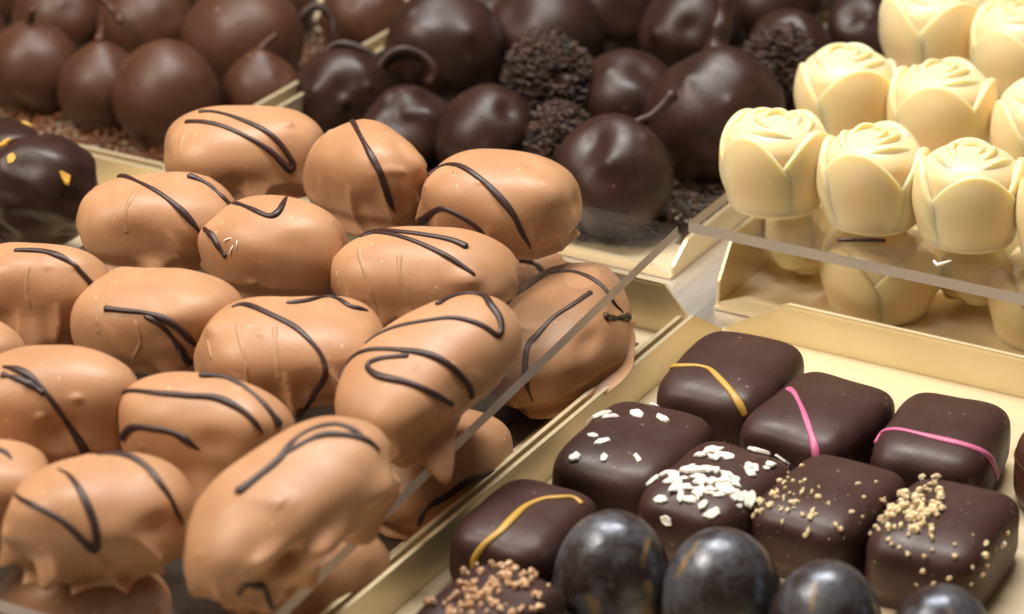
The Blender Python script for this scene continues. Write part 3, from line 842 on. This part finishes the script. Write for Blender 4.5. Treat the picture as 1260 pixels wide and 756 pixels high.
LEFT = 'smooth chocolate cherries in the left tray'
SMOOTH = 'smooth round brown chocolate cherry piled on cocoa crumbs'
for i, (u, vv, r, pk, lab, st) in enumerate([
    (-20.25, 5.16, 1.50, 0, 'smooth brown chocolate cherry in the first row, third from the dark divider', ()), (-17.47, 5.04, 1.38, .12, 'small brown chocolate cherry with a slight peak between two first row cherries', ()),
    (-14.87, 4.86, 1.66, 0, 'smooth brown chocolate cherry in the first row next to the milk chocolate with hairpin drizzle', ()),
    (-15.11, 9.47, 2.0, .0, 'largest smooth brown chocolate cherry of the left rear tray', ()),
    (-19.3, 9.9, 1.62, .2, 'smooth brown chocolate cherry with a leaning stem', [(STEM['lean'], .13, .10)]),
    (-22.3, 9.2, 1.5, 0, 'smooth brown chocolate cherry in the second row beside the one with leaning stem', ()), (-24.2, 6.6, 1.4, 0, SMOOTH, ()), (-25.8, 10.4, 1.5, 0, SMOOTH, ()),
    (-23.6, 13.4, 1.5, .1, SMOOTH, ()), (-17.3, 14.0, 1.7, 0, SMOOTH, ()), (-20.6, 14.2, 1.6, 0, SMOOTH, ()), (-13.6, 14.4, 1.5, 0, SMOOTH, ()),
    (-13.05, 7.3, 1.25, .15, 'small brown chocolate cherry squeezed against the side wall of its tray', ()) ]):
    if r > 0:
        q0 = random.Random(i + 70)
        if not st and i not in (2, 3):
            aa = q0.uniform(0, 6.28); ln = q0.uniform(.3, .8)
            st = [([(u, vv, .3 + 1.8 * r), (u + .1 * math.cos(aa), vv + .1 * math.sin(aa), .3 + 1.86 * r + .25), (u + ln * math.cos(aa), vv + ln * math.sin(aa), .3 + 1.86 * r + .3 + q0.uniform(.1, .5))], .2, .09)]
        cherry(lab, u, vv, r, M['cherry'], LEFT, 400 + i, st, peak=pk + .12, squash=1.0, lump=.05, bumps=((q0.uniform(-140, 0), q0.uniform(0, 50), 14, -.08), (q0.uniform(-140, 0), q0.uniform(20, 60), 3.5, .04), (q0.uniform(-140, 0), q0.uniform(0, 60), 3, .035)))

RIGHT = 'bitter chocolate cherries in the right rear tray'
cherry('dark chocolate cherry with a stout upright stem behind the curled ribbon', -9.12, 11.8, 1.95, M['cherry_dark'], RIGHT, 420, [(STEM['upright'], .34, .22)], peak=.18)
cherry('crumpled dark truffle wrapped with a looped ribbon of chocolate', -10.4, 8.0, 1.5, M['cherry_dark'], RIGHT, 421, [(STEM['loop'], .13, .15), (STEM['loop2'], .07, .10)], lump=.2, name='chocolate_truffle', bumps=((-60, 30, 18, -.2), (-100, 20, 14, .15)))
t, _, _ = cherry('flattened dark truffle carrying a thick curled chocolate ribbon', -7.35, 6.95, 1.5, M['cherry_dark'], RIGHT, 422, (), squash=.86, lump=.2, name='chocolate_truffle', bumps=((-70, 35, 30, -.3), (-20, 50, 20, .2), (-120, 40, 18, .15)))
stem('curl', STEM['curl'], .34, .26, (-7.35, 6.95, .3), M['cherry_dark'], t, 1.0, .6)
cherry('speckled dark dome truffle beside the column of cocoa shavings', -4.75, 7.0, 1.62, M['cherry_dark'], RIGHT, 423, (), lump=.09, name='chocolate_truffle', squash=.95)
cherry('dark chocolate cherry half hidden behind the column of shavings', -6.9, 14.5, 1.9, M['cherry_dark'], RIGHT, 424, (), peak=.2)
cherry('dark chocolate cherry with a bent pointed tip like a shark fin', -2.37, 11.3, 1.7, M['cherry_dark'], RIGHT, 425, [(STEM['point'], .42, .12)])
cherry('biggest dark chocolate cherry with a tall straight stem, beside the roses', .97, 10.62, 2.05, M['cherry_dark'], RIGHT, 426, [(STEM['tall'], .42, .27)], peak=.22)
cherry('low dark chocolate cherry with a twig stem ending in a knob', .15, 5.75, 1.75, M['cherry_dark'], RIGHT, 427, [(STEM['twig'], .14, .17)], lump=.10, bumps=((-40, 20, 12, -.12), (-70, 35, 9, .1)))
cherry('dark chocolate cherry behind the tall straight stem', -3.3, 17.6, 1.7, M['cherry_dark'], RIGHT, 428, ())
cherry('small dark chocolate cherry between the shavings and the roses', .1, 18.2, 1.4, M['cherry_dark'], RIGHT, 429, ())
cherry('small dark chocolate cherry with a thin sprig stem by the roses', 1.2, 21.6, 1.35, M['cherry_dark'], RIGHT, 430, [(STEM['sprig'], .08, .1)])
FAR = 'dark chocolate cherry in the crowded far rows of the tray'
for i, (u, vv, r) in enumerate([(-10.0, 17.0, 1.6), (-6.6, 18.9, 1.7), (-2.3, 21.9, 1.65), (-9.6, 21.0, 1.6), (-6.0, 23.0, 1.6), (.6, 25.4, 1.6), (-2.8, 25.8, 1.6)]):
    aa = i * 1.9; ln = .5 + .1 * (i % 4)
    cherry(FAR, u, vv, r, M['cherry_dark'], RIGHT, 440 + i, [([(u, vv, .3 + 1.78 * r), (u + .1, vv, .55 + 1.86 * r), (u + ln * math.cos(aa), vv + ln * math.sin(aa), .8 + 1.86 * r)], .24, .1)], peak=.3, lump=.07)
t = thing('chocolate_loop', 'thin arched loop of dark chocolate between the two cherry trays', 'chocolate', (-13.6, 11.5, .3))
stem('ribbon', [(-14.3, 11.1, .35)] + STEM['arch'] + [(-13.0, 11.8, .35)], .16, .14, (-13.6, 11.5, .3), M['cherry_dark'], t, 1.0)

# fine curls of cocoa: nobody could count them
def scatter_curls(name, spots, mat, length, rad, seed, label=None, parent=None):
    r = np.random.RandomState(seed); V = []; F = []
    for p in spots:
        a = r.normal(size=3); a[2] *= .45; a /= np.linalg.norm(a); l = length * r.uniform(.4, 1.2); rr = rad * r.uniform(.6, 1.2)
        b1 = np.cross(a, [.3, .2, 1]); b1 /= np.linalg.norm(b1); b2 = np.cross(a, b1); bend = r.uniform(-.4, .4) * l
        k = len(V)
        for s, ben in ((-.5, 0), (0, bend), (.5, 0)):
            for j in range(4):
                an = j * math.pi / 2
                V.append(tuple(np.asarray(p) + a * l * s + b1 * (ben + rr * math.cos(an)) + b2 * rr * math.sin(an)))
        F += [(x + k if False else tuple(i + k for i in x)) for x in grid_faces(3, 4)]
        F += [(k + 3, k + 2, k + 1, k), (k + 8, k + 9, k + 10, k + 11)]
    o = link_mesh(name, mesh(name, V, F, False), mat, parent); o['kind'] = 'stuff'
    if label: o['label'] = label; o['category'] = 'shavings'
    return o
r = np.random.RandomState(3)
def bed(u0, u1, v0, v1, n, zfun):
    uu = r.uniform(u0, u1, n); vv = r.uniform(v0, v1, n); w = Waves(77)
    zz = zfun(uu, vv) * r.uniform(.2, 1, n) ** .5
    return np.stack([uu, vv, .16 + zz], 1)
w77 = Waves(77)
hill = lambda u, v: .28 + .25 * np.clip(w77(np.stack([u, v, u * 0], 1), .9), 0, 2)
BED = bed(-10.9, 2.6, 4.3, 24, 9500, hill); BED = BED[~((BED[:, 0] > -.2) & (BED[:, 1] < 5.6 + .6 * np.sin(BED[:, 0] * 4)))]
scatter_curls('cocoa_shavings', BED, M['shaving'], .5, .05, 11, 'bed of dark cocoa shavings under the bitter chocolate cherries')
scatter_curls('cocoa_crumbs', bed(-27, -11.9, 1.7, 16, 7000, lambda u, v: .40 + .1 * np.sin(u * 3)), M['crumb'], .16, .07, 12, 'reddish cocoa crumbs under the smooth cherries by the tray front')

def coated(label, u, vv, a, b_, c_, n, seed):
    blob = Blob(a, b_, c_, p=2, q=2.3, kb=.85, seed=seed, lump=.10, fine=.03, skirt=.05)
    t = thing('coated_truffle', label, 'chocolate', (u, vv, .3), 20, 'truffles coated with shavings')
    link_mesh('body', blob.mesh('body', 60, 32, .85 * c_), M['cherry_dark'], t)
    rr = np.random.RandomState(seed); D = rr.normal(size=(n, 3)); D[:, 2] = np.abs(D[:, 2]) - .35; D /= np.linalg.norm(D, axis=1)[:, None]
    P = blob(D) + D * .04; P[:, 2] += .85 * c_
    scatter_curls('shavings', P, M['shaving'], .42, .048, seed, None, t)
coated('tall dark truffle thickly coated in cocoa shavings, like a rough column', -4.35, 9.95, 1.15, 1.05, 2.0, 2200, 501)
coated('dark truffle coated in cocoa shavings between the tall stem cherry and roses', 1.15, 14.6, 1.2, 1.2, 1.75, 1800, 502)
coated('low truffle coated in cocoa shavings in front of the rough column', -2.55, 7.3, .95, .9, 1.35, 1300, 503)

# lumpy dark chocolates with gold flakes, left of the shelf
for i, (u, vv, rr_, lab, fl) in enumerate([
    (-12.9, -3.9, 1.62, 'lumpy dark chocolate with two gold flakes beside the milk chocolates', ((-95, 52), (-22, 32), (-150, 60))),
    (-12.4, -7.6, 1.25, 'low lumpy dark chocolate beside the milk chocolate with single arc', ((150, 40),)),
    (-15.6, -5.6, 1.5, 'lumpy dark chocolate behind the low one in its tray', ((100, 40),)),
    (-16.2, -1.6, 1.5, 'lumpy dark chocolate next to the tray rim of the smooth cherries', ((30, 50),))]):
    blob = Blob(rr_, rr_ * .95, rr_ * .98, p=2.1, q=2.1, kb=.8, seed=600 + i, lump=.12, fine=.045, mid=.05, skirt=.08)
    t = thing('chocolate_lump', lab, 'chocolate', (u, vv, .16 + .75 * (i == 0)), 15 * i, 'lumpy dark chocolates')
    link_mesh('body', blob.mesh('body', 96, 48, .8 * rr_ * .98), M['cherry_dark'], t)
    for az, el in fl:
        o = stick_on(blob, .8 * rr_ * .98, t, [chip_mesh('gold_flake', 'flake', 900 + i * 3 + el)], 'gold_flake', az, el, 1.5)
        o.data.materials.append(M['gold_leaf'])
